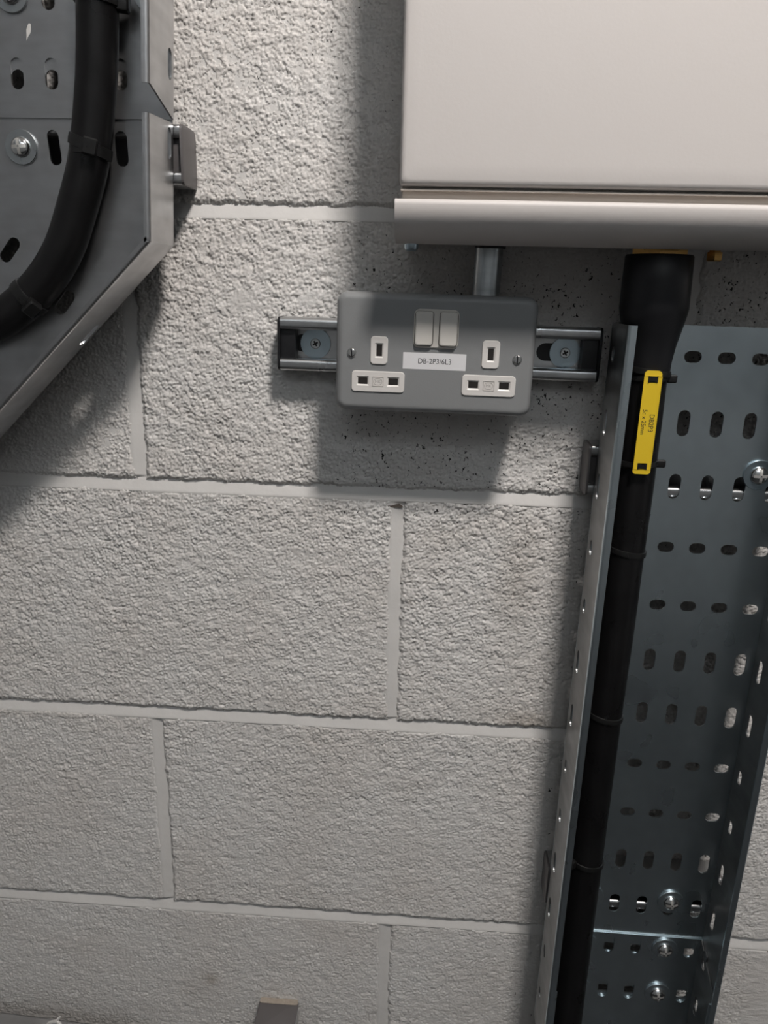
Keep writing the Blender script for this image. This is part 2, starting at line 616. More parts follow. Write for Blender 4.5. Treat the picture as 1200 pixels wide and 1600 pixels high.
# mortar behind the blocks: one smooth painted bed
fine = np.arange(-9, 9.01, 1.1)
mx = [np.arange(-1800, 2401, 60.0), np.arange(-220, 600, 9.0)] + [xp + fine for xp in np.arange(-450, 676, 225.0)]
mz = [np.arange(-1500, 1851, 60.0), [1850.0], np.arange(-870, 160, 9.0)] + [zp + fine for zp in np.arange(-900, 226, 225.0)]
mx, mz = np.unique(np.concatenate(mx)), np.unique(np.concatenate(mz))
X, Z = np.meshgrid(mx, mz)
# struck joints: pressed in under the upper block, flush with the lower one
zj = (Z + 112.5) % 225.0 - 112.5
rowi = np.floor(Z / 225.0).astype(int)
xo = np.where(rowi % 2 != 0, 0.0, 225.0)
xj = (X - xo + 225.0) % 450.0 - 225.0
bed_t = np.clip(zj / 5.5, -1, 1)
perp_t = np.clip(xj / 5.5, -1, 1)
Ym = np.where(np.abs(zj) < 7.5, -1.75 - 1.45 * bed_t, -1.9 - 1.1 * perp_t)
Ym = Ym + 0.5 * perlin(X / 55, Z / 25, 51) + 0.4 * perlin(X / 14, Z / 12, 52)
grid_object('mortar', mx, mz, Ym, 'mortar', wall)
# chip out of the arris over a perpend
chip = Geo()
chip.add([(212, -0.6, -236.6), (219, -0.2, -235.6), (225.5, 0.1, -233.6), (229, -0.1, -236.2), (226, -0.3, -237.6), (219, -0.4, -237.4),
          (212, -2.2, -236.8), (219, -2.2, -236.0), (225.5, -2.2, -234.4), (229, -2.2, -236.6), (226, -2.2, -238), (219, -2.2, -237.8)],
         [(0, 1, 2, 3, 4, 5), (0, 1, 7, 6), (1, 2, 8, 7), (2, 3, 9, 8), (3, 4, 10, 9), (4, 5, 11, 10), (5, 0, 6, 11)])
ORG[wall.name] = Vector((0, 0, 0))
MAT['bare'] = simple('bare_concrete', (0.16, 0.135, 0.115), 0.9, 0, 0.3, 400, 0.6, 900)
chip.build('bare_chip', 'bare', wall)


def struct(name, g, mat, label):
    o = g.build(name, mat)
    o['kind'] = 'structure'
    o['label'] = label
    o['category'] = name.split('_')[0]
    return o


struct('floor', Geo().box(-1900, 2500, -100, 2900, -1600, -1500), 'floor_paint', 'dark painted concrete floor of the plant room')
struct('ceiling', Geo().box(-1900, 2500, -100, 2900, 1850, 1950), 'ceiling_paint', 'pale ceiling of the plant room')
struct('wall_left', Geo().box(-1900, -1800, 0, 2800, -1500, 1850), 'room_paint', 'pale painted left wall of the plant room')
struct('wall_right', Geo().box(2400, 2500, 0, 2800, -1500, 1850), 'room_paint', 'pale painted right wall of the plant room')
struct('wall_front', Geo().box(-1900, 2500, 2800, 2900, -1500, 1850), 'far_paint', 'pale painted wall behind the viewer')


def luminaire(x, d, z, wx, wd, glow, label, tilt=0.0):
    r = root('ceiling_light', x, d, z, label, 'lamp')
    r.rotation_euler = (math.radians(tilt), 0, 0)
    Geo().stack([[(px, pd, z + h) for px, pd in rr(x, d, wx + a, wd + a, 20)] for h, a in ((2, 30), (40, 36), (110, 10))]).build('housing', 'lamp_body', r)
    g = Geo()
    g.add([(x - wx / 2, d - wd / 2, z), (x + wx / 2, d - wd / 2, z), (x + wx / 2, d + wd / 2, z), (x - wx / 2, d + wd / 2, z)], [(0, 3, 2, 1)])
    o = g.build('diffuser', glow, r, recalc=False)
    return r


main_lamp = luminaire(*LAMP, 190, 160, 'lamp_glow', 'square suspended luminaire in front of the block wall', 40)
rod = Geo().tube([(LAMP[0], LAMP[1], LAMP[2] + 95), (LAMP[0], LAMP[1], 1500), (LAMP[0], LAMP[1], 1850)], 8, 12).build('suspension_rod', 'lamp_body', main_lamp)
rod.rotation_euler = (math.radians(-40), 0, 0)
luminaire(-650.0, 1750.0, 1740.0, 300, 1200, 'fill_glow', 'added unseen fill panel at the ceiling on the left')  # added fill, lifts the shadows on the wall
luminaire(450.0, 2520.0, 1740.0, 1500, 300, 'wash_glow', 'added unseen panel washing the far wall with light', -58)  # added to brighten the far wall that the trays mirror
luminaire(1700.0, 2000.0, 1740.0, 300, 1200, 'fill_glow', 'added unseen fill panel at the ceiling on the right')  # second added fill, opposite side

# ------------------------------------------------------------------ distribution board
X0, X1, ZT = 222.5, 700.0, 640.0
db = root('distribution_board', (X0 + X1) / 2, 0, -26, 'large cream enamelled steel distribution board above the socket', 'electrical box')
body = Geo().box(X0 + 1.5, X1 - 1.5, 0.5, 98, -22, ZT)
body.build('body', 'enamel', db)
# front cover: shallow pan with rounded edges
cov = Geo()
zc0, zc1 = 7.0, ZT + 4
cw, ch = X1 - X0 - 1.0, zc1 - zc0
loops = []
for dd, ins in ((98.2, 0.0), (107.5, 0.0), (109.6, 0.7), (110.8, 2.0), (111.2, 4.0)):
    loops.append([(u, dd, v) for u, v in rr((X0 + X1) / 2 + 0.5, (zc0 + zc1) / 2, cw - 2 * ins, ch - 2 * ins, 3.0, 3)])
cov.stack(loops, True)
cov.build('cover', 'enamel', db)
# inner fold of the cover, seen in the gap
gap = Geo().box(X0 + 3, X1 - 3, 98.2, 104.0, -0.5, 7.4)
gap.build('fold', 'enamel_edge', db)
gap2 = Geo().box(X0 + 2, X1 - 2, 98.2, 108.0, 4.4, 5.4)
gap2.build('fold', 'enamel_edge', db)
# rolled bottom edge: bullnose profile swept along x, ends rounded in
prof = [(98.0, -0.4), (107.5, -0.4), (109.6, -0.9), (110.8, -2.4)]
for a in range(0, 91, 10):
    r_ = math.radians(a)
    prof.append((80.0 + 31.0 * math.cos(r_), -4.0 - 22.4 * math.sin(r_)))
prof += [(78.5, -26.3), (78.5, -20), (98.0, -20)]
lip = Geo()
ends = [(X0 - 1.6 + 2.2, 2.2), (X0 - 1.6 + 0.6, 0.8), (X0 - 1.6, 0.0), (X1 + 1.6, 0.0)]
loops = []
for xx, ins in ends:
    cx_, cz_ = 92.0, -12.0
    lo = []
    for d_, z_ in prof:
        vx, vz = d_ - cx_, z_ - cz_
        ln = math.hypot(vx, vz)
        f_ = (ln - ins) / ln
        lo.append((xx, cx_ + vx * f_, cz_ + vz * f_))
    loops.append(lo)
lip.stack(loops, True)
lip.build('rolled_edge', 'enamel', db)


def slot_screw(g_head, c, axis_, r, h):
    g_head.lathe(c, axis_, [(r, 0), (r, h * 0.55), (r * 0.86, h * 0.85), (r * 0.5, h)], 20)


sc = Geo()
slot_screw(sc, (231.5, 78, -25.6), (0, 0, -1), 4.8, 5.4)
sc.build('screw', 'bluezinc', db)
br = Geo().lathe((443.5, 55, -22), (0, 0, -1), [(4.2, 0), (4.2, 4.2), (5.6, 4.4), (5.6, 9.6), (4.6, 10.4)], 6)
br.build('earth_stud', 'brass', db)
for xk in (328.0, 368.0):
    kn = Geo().lathe((xk, 52, -22), (0, 0, -1), [(13, 0), (13, 0.9), (11.5, 1.4)], 32)
    kn.build('knockout', 'zinc', db)

# ------------------------------------------------------------------ strut channel (41 x dp), opening towards the room
def channel_profile(hh, dp, t=2.2, lipw=9.2, ret=5.5):
    """open C outline as centre-line, returned as thick polygon strip pairs (d, v)"""
    c = []

    def arc(cd, cv, r, a0, a1, n=5):
        for k_ in range(n + 1):
            a = math.radians(a0 + (a1 - a0) * k_ / n)
            c.append((cd + r * math.cos(a), cv + r * math.sin(a)))
    h2 = hh / 2
    r = 3.2
    # start inside upper return
    c.append((dp - r - ret, h2 - lipw))
    arc(dp - r * 0.9, h2 - lipw + r * 0.9, r * 0.9, 270, 360)
    arc(dp - r, h2 - r, r, 0, 90)
    arc(r, h2 - r, r, 90, 180)
    arc(r, -h2 + r, r, 180, 270)
    arc(dp - r, -h2 + r, r, 270, 360)
    arc(dp - r * 0.9, -h2 + lipw - r * 0.9, r * 0.9, 0, 90)
    c.append((dp - r - ret, -h2 + lipw))
    outer, inner = [], []
    for i, q in enumerate(c):
        a, b = c[max(i - 1, 0)], c[min(i + 1, len(c) - 1)]
        tx, ty = b[0] - a[0], b[1] - a[1]
        ln = math.hypot(tx, ty)
        nx_, ny_ = -ty / ln, tx / ln
        outer.append(q)
        inner.append((q[0] + nx_ * t, q[1] + ny_ * t))
    # make sure the second side is on the inside
    if abs(sum(q[0] for q in inner) / len(inner) - dp / 2) > abs(sum(q[0] for q in outer) / len(outer) - dp / 2) and False:
        outer, inner = inner, outer
    return outer, inner


def channel(name, label, fn, length, dp, cap_mat, cap0=True, cap1=True, group=None, slots=(), base=(0, 0, 0), dust=False):
    """fn(s, d, v) -> (x, d, z); s runs along the channel"""
    r = root(name, *base, label, 'strut', group)
    outer, inner = channel_profile(41.3, dp)
    n = len(outer)
    g = Geo()
    for (s0, s1) in ((0.0, length),):
        vs = []
        for s in (s0, s1):
            vs += [fn(s, d, v) for d, v in outer] + [fn(s, d, v) for d, v in inner]
        f, sm = [], True
        a, b, c_, d_ = 0, n, 2 * n, 3 * n
        for i in range(n - 1):
            f.append((a + i, a + i + 1, c_ + i + 1, c_ + i))
            f.append((b + i, d_ + i, d_ + i + 1, b + i + 1))
        g.add(vs, f, True)
        e = []
        for i in range(n - 1):
            e.append((a + i, b + i, b + i + 1, a + i + 1))
            e.append((c_ + i, c_ + i + 1, d_ + i + 1, d_ + i))
        e += [(a, c_, d_, b), (a + n - 1, b + n - 1, d_ + n - 1, c_ + n - 1)]
        g.add(vs, e, False)
    g.build('channel', 'channel', r)
    for s in slots:      # black plate painting the shade of a slotted hole in the back
        Geo().plate([rr(s, 0, 30, 14, 7)], 2.25, 2.6, lambda u, v, w: fn(u, w, v)).build('slot', 'cap_black', r)
    for on, s0, sg in ((cap0, 0.0, 1.0), (cap1, length, -1.0)):
        if not on:
            continue
        cg = Geo()
        loops = []
        for ds, ins in ((-2.4, 1.4), (-1.8, 0.2), (-0.05, 0.0)):
            loops.append([fn(s0 + sg * ds, d, v) for d, v in rr(dp / 2, 0, dp + 0.6 - 2 * ins, 42 - 2 * ins, 4.0, 4)])
        cg.stack(loops, False)
        cg.box(0, 0, 0, 0, 0, 0) if False else None
        # plug inside the channel
        pl = [[fn(s0 + sg * ds, d, v) for d, v in rr(dp / 2 - 1.0, 0, dp - 7.4, 35.6, 2.0, 3)] for ds in (0.0, 11.5)]
        cg.stack(pl, False)
        cg.build('end_cap', cap_mat, r)
        if dust:
            dg_ = [[fn(s0 + sg * ds, d, v) for d, v in rr(3.6, 0, 6.4, 40.6, 2.0, 3)] for ds in (-2.3, -3.2)]
            Geo().stack(dg_).build('dust', 'dust', r)
    return r


# channel carrying the socket: slightly out of level
ta = math.radians(-0.5)


def ch1(s, d, v):
    return (128.0 + s * math.cos(ta) - v * math.sin(ta), d, -100.2 + s * math.sin(ta) + v * math.cos(ta))


channel('mounting_channel', 'short slotted galvanised strut channel behind the grey double socket', ch1, 249.5, 21.0, 'cap_black', slots=(23.0, 219.0), base=(252, 0, -101))


def pozi(g, c, r, h, depth_ax=(0, 1, 0)):
    g.lathe(c, depth_ax, [(r, 0), (r, h * 0.3), (r * 0.93, h * 0.62), (r * 0.72, h * 0.88), (r * 0.3, h)], 22)


def washer_screw(s, label):
    x, _, z = ch1(s, 0, 0)
    r = root('wall_fixing', x, 3, z, label, 'screw', None)
    g = Geo()
    n = 32
    outl = rr(x, z, 24.4, 24.4, 12.2, 9)
    hole = rr(x, z, 7, 7, 3.5, 9)
    g.plate([outl, hole], 2.7, 4.3, front)
    g.build('washer', 'bluezinc', r)
    h = Geo()
    h.lathe((x, 3.0, z), (0, 1, 0), [(3.4, 0), (3.9, 1.4), (4.1, 2.2), (3.6, 2.6)], 22)
    hd = h.build('screw_head', 'zinc', r)
    cr = Geo()
    for a in (0.5, 0.5 + math.pi / 2):
        cr.plate([rr(x, z, 4.6, 1.3, 0.3, 2, a)], 5.62, 5.72, front)
    cr.build('cross_recess', 'cap_black', hd)
    return r


washer_screw(26.0, 'countersunk cross screw with large washer, left of the socket')
washer_screw(226.5, 'countersunk cross screw with large washer, right of the socket')

# ------------------------------------------------------------------ double socket
sx, sz = 250.6, -102.6
so = root('double_socket', sx, 21, sz, 'grey metal-clad switched double socket outlet on the strut channel', 'socket')
DF = 58.0
sr = math.radians(-0.55)


def sf(u, v, w):
    """socket coordinates (u right, v up from its middle, w out of the wall)"""
    return (sx + u * math.cos(sr) - v * math.sin(sr), w, sz + u * math.sin(sr) + v * math.cos(sr))


bx = Geo()
bx.stack([[sf(u, v, w) for u, v in rr(0, 0, 145 - 2 * i, 85 - 2 * i, 7.5, 6)] for w, i in ((21.4, 1.2), (22.4, 0), (46.4, 0))], True)
bx.build('back_box', 'box_grey', so)
holes_l = []
inserts = [(-41.2, 2.0, 12.8, 20.3, 'e'), (41.0, 2.0, 12.8, 20.3, 'e'), (-41.4, -21.0, 39.6, 15.4, 'p'), (41.0, -20.9, 39.6, 15.4, 'p')]
pg = Geo()
R_ = 5.4
loops = [[sf(u, v, w) for u, v in rr(0, 0, 147, 87, 8.2, 6)] for w in (46.7, 52.0)]
for a in range(10, 91, 10):
    ins = R_ * (1 - math.cos(math.radians(a)))
    loops.append([sf(u, v, 52.2 + (DF - 52.2) * math.sin(math.radians(a))) for u, v in rr(0, 0, 147 - 2 * ins, 87 - 2 * ins, max(8.2 - ins * 0.9, 2.5), 6)])
pg.stack(loops, True)
pg.build('front_plate', 'box_grey', so)


def insert_part(cx, cy, w, h, kind):
    r = 2.6
    if kind == 'e':
        hl = [(cx + 0.1, cy + 0.0, 4.2, 8.6)]
    else:
        hl = [(cx - 11.4, cy + 0.3, 7.2, 4.9), (cx + 11.4, cy + 0.3, 7.2, 4.9)]
    g = Geo()
    f0 = lambda u, v, ww: sf(u, v, ww)
    outer = rr(cx, cy, w, h, r, 4)
    outer_t = rr(cx, cy, w - 0.8, h - 0.8, r - 0.4, 4)
    hs = [rr(a, b, c_, d_, 0.25, 4) for a, b, c_, d_ in hl]
    ht = [rr(a, b, c_ + 2.2, d_ + 2.2, 0.5, 4) for a, b, c_, d_ in hl]
    # front ring
    tri = tessellate_polygon([[Vector((u, v, 0)) for u, v in l] for l in [outer_t] + ht])
    flat = [q for l in [outer_t] + ht for q in l]
    g.add([f0(u, v, DF + 1.0) for u, v in flat], [tuple(t) for t in tri])
    g.skirt(outer, DF - 0.5, outer, DF + 0.6, f0)
    g.skirt(outer, DF + 0.6, outer_t, DF + 1.0, f0)
    for a, b in zip(hs, ht):
        g.skirt(a, DF + 0.15, b, DF + 1.0, f0)
    o = g.build('pin_insert', 'white_plastic', so, recalc=False)
    for a in hs:
        Geo().plate([a], DF + 0.02, DF + 0.16, f0).build('shutter', 'dark_hole', o)
    if kind == 'p':
        # small square boss with a circled maker's mark
        fr = Geo().plate([rr(cx, cy + 0.1, 8.4, 7.2, 0.5, 3), rr(cx, cy + 0.1, 7.6, 6.4, 0.4, 3)], DF + 1.0, DF + 1.25, f0)
        fr.plate([rr(cx, cy + 0.1, 6.6, 5.0, 2.5, 8), rr(cx, cy + 0.1, 6.0, 4.4, 2.2, 8)], DF + 1.0, DF + 1.2, f0)
        tg = text_geo('MK', 3.1, lambda u, v, ww: f0(cx + u, cy + 0.1 + v, ww), 0, DF + 1.14)
        fr.v, off = fr.v, len(fr.v)
        fr.add(tg.v, tg.f)
        fr.build('maker_mark', 'grey_ink', o, recalc=False)
    return o


for it in inserts:
    insert_part(*it)
# switch surround and rockers
sg_ = Geo()
SW = (0.2, 18.9)
o1, o2 = rr(*SW, 33.0, 27.8, 4.2, 5), rr(*SW, 31.6, 26.4, 3.6, 5)
wells = [rr(SW[0] - 8.95, SW[1], 13.9, 25.0, 2.4, 4), rr(SW[0] + 8.95, SW[1], 13.9, 25.0, 2.4, 4)]
tri = tessellate_polygon([[Vector((u, v, 0)) for u, v in l] for l in [o2] + wells])
flat = [q for l in [o2] + wells for q in l]
sg_.add([sf(u, v, DF + 1.2) for u, v in flat], [tuple(t) for t in tri])
sg_.skirt(o1, DF - 0.3, o1, DF + 0.6, sf)
# both outlines have the same number of points
sg_.skirt(o1, DF + 0.6, o2, DF + 1.2, sf, True)
for wl in wells:
    sg_.skirt(wl, DF + 0.05, wl, DF + 1.2, sf)
sur = sg_.build('switch_surround', 'rocker_plastic', so, recalc=False)
for cxk in (SW[0] - 8.95, SW[0] + 8.95):
    wg = Geo().plate([rr(cxk, SW[1], 14.0, 25.1, 2.4, 4)], DF + 0.03, DF + 0.08, sf)
    wg.build('well', 'dark_hole', sur)
    rg = Geo()
    lo = []
    for w_, ins in ((0.1, 0.0), (1.0, 0.0), (1.5, 0.35), (1.75, 1.1)):
        lo.append([])
        for u, v in rr(0, 0, 13.0 - 2 * ins, 24.4 - 2 * ins, 2.0, 4):
            t_ = (12.2 - v) / 24.4            # 0 at the top, 1 at the bottom
            lo[-1].append(sf(cxk + u, SW[1] + 0.1 + v, DF + 0.1 + w_ * (0.55 + 1.55 * t_)))
    rg.stack(lo, True)
    rg.build('rocker', 'rocker_plastic', sur)
for us in (-61.6, 60.6):
    vs_ = -0.4 if us < 0 else -0.9
    g = Geo()
    c = sf(us, vs_, DF - 0.6)
    g.lathe(c, (0, 1, 0), [(3.5, 0), (3.5, 0.9), (3.2, 1.5), (2.4, 1.9)], 22)
    h = g.build('screw', 'bright', so)
    g = Geo().plate([rr(c[0], c[2], 1.0, 6.2, 0.2, 2, 0.12 if us < 0 else 0.02)], DF + 1.22, DF + 1.34, front)
    g.build('screw_slot', 'cap_black', h)
# sticker with its lettering
st = Geo().plate([rr(0.0, -4.6, 46.6, 12.1, 0.2, 1)], DF + 0.01, DF + 0.16, sf)
st = st.build('sticker', 'sticker', so)
st['label'] = 'white printed sticker reading DB-2P3/6L3'
tg = text_geo('DB-2P3/6L3', 5.5, lambda u, v, w: sf(u + 0.2, v - 4.7, w), 0, DF + 0.2, 'CENTER', 0.93)
tg.build('lettering', 'ink', st, recalc=False)

# ------------------------------------------------------------------ conduit
co = root('steel_conduit', 288, 38, -60, 'short vertical galvanised conduit between board and socket', 'conduit')
g = Geo().tube([(288.0 + 0.02 * t, 38, t) for t in (-62.5, -50, -40, -30, -22.2)], 10.2, 32)
g.build('pipe', 'conduit', co)
g = Geo().lathe((288.2, 38, -24.6), (0, 0, -1), [(11.2, 0), (11.2, 1.4), (10.6, 1.8)], 32)
g.build('bush', 'cap_black', co)

# ------------------------------------------------------------------ gland shroud and main cable on the right
gl = root('gland_shroud', 406.5, 50, -27, 'black tapered gland shroud under the cream distribution board', 'cable gland')
prof = [(22.6, 1.8), (23.4, 3.0), (23.9, 20), (24.2, 38), (23.6, 42), (21.4, 52), (18.6, 64), (16.8, 76), (16.4, 84), (16.0, 85)]
loops = []
n = 40
for r_, h_ in prof:
    t = h_ / 85.0
    cx_ = 406.5 + 1.8 * t
    cd_ = 52.0 - 4.5 * t
    loops.append([(cx_ + r_ * math.cos(2 * math.pi * i / n), cd_ + r_ * math.sin(2 * math.pi * i / n), -27.0 - h_) for i in range(n)])
Geo().stack(loops, True).build('shroud', 'shroud', gl)
Geo().lathe((406.5, 52, -22.2), (0, 0, -1), [(21.0, 0), (21.0, 7.0)], 6).build('locknut', 'brass', gl)

CB = [(408.3, 47.5, -110), (408.8, 46.5, -150), (409.0, 45.6, -200), (408.4, 45.2, -250), (408.0, 45, -320), (406.6, 45, -400), (405.9, 45, -480), (405.4, 45, -570), (404.6, 45.5, -680), (404.2, 46.5, -760), (404.0, 47, -900)]
cpath = catmull(CB, 8)
g = Geo().tube(cpath, 15.2, 36)
tag(g.build('armoured_cable', 'cable', base=(406, 45, -500)), 'straight thick black armoured cable hanging down the right-hand cable tray', 'cable')


def on_path(path, z):
    for a, b in zip(path[:-1], path[1:]):
        if (a[2] - z) * (b[2] - z) <= 0:
            t = (a[2] - z) / (a[2] - b[2] + 1e-9)
            return Vector(a).lerp(Vector(b), t), (Vector(b) - Vector(a)).normalized()
    return Vector(path[0]), Vector((0, 0, -1))


def tie(center, axis_, rad, bed_gap, head_ang, label, width=4.6, tail=12.0, tail_dir=None, tilt=0.0, group='black cable ties', hs=1.0):
    """band around a cable (closing on the tray behind), ratchet head, cut tail"""
    c = Vector(center)
    t = Vector(axis_).normalized()
    outv = Vector((0, 1, 0))                        # towards the room (d)
    outv = (outv - t * outv.dot(t)).normalized()
    side = t.cross(outv)
    r = root('cable_tie', *c, label, 'cable tie', group)

    def P(ang, rr_, along):
        a = math.radians(ang)
        ru, rv = rr_, rr_
        return tuple(c + side * (math.sin(a) * ru) + outv * (math.cos(a) * rv) + t * (along + tilt * math.sin(a)))
    n = 44
    loops = [[P(360 * i / n, q, al) for i in range(n)] for q, al in ((rad + 0.1, -width / 2), (rad + 1.2, -width / 2 + 0.25), (rad + 1.35, 0), (rad + 1.2, width / 2 - 0.25), (rad + 0.1, width / 2))]
    g = Geo().stack(loops, True, False, False)
    b = g.build('band', 'tie', r)
    a = math.radians(head_ang)
    rad_dir = side * math.sin(a) + outv * math.cos(a)
    tan_dir = side * math.cos(a) - outv * math.sin(a)
    hc = c + rad_dir * (rad + 3.2) + t * (tilt * math.sin(a))

    def loop(h, ins, wide, hi):
        out = []
        for u, v in rr(0, 0, (wide - 2 * ins) * hs, (hi - 2 * ins) * hs, 1.0, 3):
            out.append(tuple(hc + tan_dir * u + t * v + rad_dir * h * hs))
        return out
    g = Geo().stack([loop(-3.0, 0.2, 6.6, 7.6), (loop(-2.2, 0, 6.6, 7.6)), loop(1.8, 0, 6.6, 7.6), loop(2.6, 0.7, 6.6, 7.6)], False)
    hd = g.build('head', 'tie', r)
    g = Geo()
    td = Vector(tail_dir).normalized() if tail_dir else (rad_dir * 0.35 + tan_dir).normalized()
    p0 = hc + rad_dir * 0.3
    nn = (t.cross(td)).normalized()
    lo = []
    for s_ in (0.0, tail * 0.5, tail):
        q = p0 + td * s_
        lo.append([tuple(q + t * (u * width / 2) + nn * (w_ * 0.65)) for u, w_ in ((-1, -1), (1, -1), (1, 1), (-1, 1))])
    g.stack(lo, False)
    g.build('tail', 'tie', r)
    return r


for z_, lab, ha, tl in ((-97.0, 'cable tie on the right cable just above the yellow tag', -62, 4.0),
                        (-251.0, 'cable tie on the right cable first below the yellow tag', -66, 3.5),
                        (-398.5, 'cable tie on the right cable second below the yellow tag', -66, 3.5),
                        (-547.0, 'lowest cable tie on the right cable near the bottom', -52, 3.0)):
    c, ax = on_path(cpath, z_)
    tie(c, ax, 15.2 if z_ < -115 else 16.2, 0, ha, lab, tail=tl, tilt=2.2)

# yellow tag with its two ties
tagr = root('cable_tag', 408.3, 63, -146.5, 'yellow engraved cable tag tied to the right black cable', 'tag')
tc = Vector((408.3, 0, -146.6))
ang_t = math.radians(-0.4)


def tf(u, v, w):
    # u across the tag, v along it (up)
    bend = 0.0
    return (tc.x + u * math.cos(ang_t) - v * math.sin(ang_t), w, tc.z + u * math.sin(ang_t) + v * math.cos(ang_t))


TW, TL = 13.0, 76.5
outl = []
for (u, v) in rr(0, 0, TW, TL, 2.2, 4):
    if v > TL / 2 - 3.2:
        u = u * (1 - 0.16 * (v - (TL / 2 - 3.2)) / 3.2)
    outl.append((u, v))
hA, hB = rr(0, TL / 2 - 6.2, 6.6, 4.6, 0.4, 2), rr(0, -TL / 2 + 6.0, 6.6, 4.6, 0.4, 2)
D0 = 64.6
g = Geo().plate([outl, hA, hB], D0, D0 + 1.5, tf)
plt = g.build('plate', 'yellow', tagr)
rim = Geo()
rim.plate([rr(0, 0, TW - 0.1, TL - 7.0, 1.0, 3), rr(0, 0, TW - 1.5, TL - 8.2, 0.8, 3)], D0 + 1.5, D0 + 1.75, tf)
rim.build('rim', 'yellow', plt)


def tlet(cx_, cy_):
    # lettering turned a quarter clockwise: reads downwards, tops to the right
    return lambda u, v, w: tf(cx_ + v, cy_ - u, w)


l1 = text_geo('DB2P3', 5.0, tlet(2.5, 0.2), 0, D0 + 1.58, 'CENTER', 0.95)
l1.build('lettering', 'ink', plt, recalc=False)
l2 = text_geo('5c x 25mm', 4.5, tlet(-3.0, 0.8), 0, D0 + 1.58, 'CENTER', 0.92)
l2.build('lettering', 'ink', plt, recalc=False)
for vv, lab in ((TL / 2 - 6.2, 'tag tie through the upper hole of the yellow tag'), (-TL / 2 + 6.0, 'tag tie through the lower hole of the yellow tag')):
    c = Vector(tf(0, vv, 45.8))
    rt = root('tag_tie', *c, lab, 'cable tie', None)
    g = Geo()
    n = 40
    loops = [[(c.x + 0.2 + (15.5 + q) * math.sin(2 * math.pi * i / n), c.y + (17.6 + q) * math.cos(2 * math.pi * i / n), c.z + al) for i in range(n)] for q, al in ((0.0, -1.9), (1.0, -1.8), (1.0, 1.8), (0.0, 1.9))]
    g.stack(loops, True, False, False)
    g.build('band', 'tie', rt)
    # the bow-tie shaped bit pressed through the hole
    bow = Geo().plate([[(c.x + u, c.z + v) for u, v in ((-3.4, -2.4), (-1.4, -1.5), (1.4, -1.5), (3.4, -2.4), (3.4, 2.4), (1.4, 1.5), (-1.4, 1.5), (-3.4, 2.4))]], D0 - 1, D0 + 2.2, front)
    bow.build('locking_bow', 'tie', rt)
    hx = c.x + 16.2
    hd = Geo()
    hd.stack([[(x_, 49.5 + u, c.z - 0.8 + v) for u, v in rr(0, 0, 5.2 - 2 * i_, 6.0 - 2 * i_, 1.0, 3)] for x_, i_ in ((hx - 1.5, 0.0), (hx + 4.6, 0.0), (hx + 5.4, 0.6))])
    hd.build('head', 'tie', rt)

# ------------------------------------------------------------------ perforated trays
SLOT_V, SLOT_H = (9.4, 20.5), (13.2, 8.8)


def seg_flange(g_flange, g_lip, p0, p1, inward, db_, df_, slots, chamfer0=0.0, chamfer1=0.0, t=1.3, lipw=6.2):
    """upright side of a tray standing on the wall plane along p0->p1 (x, z); slots: (s, d, length, width)"""
    a, b = Vector((p0[0], p0[1])), Vector((p1[0], p1[1]))
    L_ = (b - a).length
    e = (b - a) / L_
    nrm = Vector(inward).normalized()

    def fn(u, v, w):
        q = a + e * u + nrm * w
        return (q.x, v, q.y)
    r = 2.6
    outl = [(0, db_), (L_, db_), (L_ - chamfer1, df_ - r), (chamfer0, df_ - r)]
    hs = [rr(s, d, ln, wd, wd / 2, 5) for s, d, ln, wd in slots]
    g_flange.plate([outl] + hs, 0, t, fn)
    # rounded return lip
    prof = []
    for k_ in range(6):
        an = math.radians(90 * k_ / 5)
        prof.append((r - r * math.cos(an), df_ - r + r * math.sin(an)))
    prof.append((lipw, df_))
    inn = [(lipw, df_ - t)]
    for k_ in range(5, -1, -1):
        an = math.radians(90 * k_ / 5)
        inn.append((r - (r - t) * math.cos(an), df_ - r + (r - t) * math.sin(an)))
    loop = prof + inn
    la = [fn(chamfer0, d, w) for w, d in loop]
    lb = [fn(L_ - chamfer1, d, w) for w, d in loop]
    g_lip.stack([la, lb], True)


def tray_bolt(x, d, z, parent, mat_w='bluezinc', rot=0.1, rw=12.2):
    w = Geo()
    w.stack([[(u, dd, v) for u, v in rr(x, z, 2 * (rw - i), 2 * (rw - i), rw - i, 8)] for dd, i in ((d, 0.0), (d + 1.3, 0.0), (d + 1.7, 0.4))], False)
    b = Geo()
    rb = 7.3
    prof = [(rb, 0.0), (rb, 0.5)]
    for k_ in range(1, 7):
        a = math.radians(90 * k_ / 6)
        prof.append((rb * math.cos(a), 0.5 + 4.0 * math.sin(a)))
    b.lathe((x, d + 1.6, z), (0, 1, 0), prof, 28)
    bo = b.build('bolt', 'bright', parent)
    w.build('washer', mat_w, bo)
    s = Geo()
    for a_ in (rot, rot + math.pi / 2):     # cross recess, following the dome
        ca, sa = math.cos(a_), math.sin(a_)
        for sg2 in (-1, 1):
            pts = []
            for q in (0.6, 2.2, 3.8, 5.4):
                hgt = d + 1.6 + 0.5 + 4.0 * math.sqrt(max(0, 1 - (q / rb) ** 2)) + 0.12
                pts.append((q * sg2, hgt))
            vs, fs = [], []
            for i, (q, hgt) in enumerate(pts):
                for wv in (-1.15, 1.15):
                    vs.append((x + ca * q - sa * wv, hgt, z + sa * q + ca * wv))
            for i in range(len(pts) - 1):
                fs.append((2 * i, 2 * i + 1, 2 * i + 3, 2 * i + 2))
            s.add(vs, fs)
    s.build('cross_recess', 'recess', bo, recalc=False)
    return bo


# ---- right-hand tray
TX, TZ, TA = 457.2, -355.0, math.radians(-0.55)
HALF = 75.6
PU, PV = 25.3, 50.95
DBED = 28.0


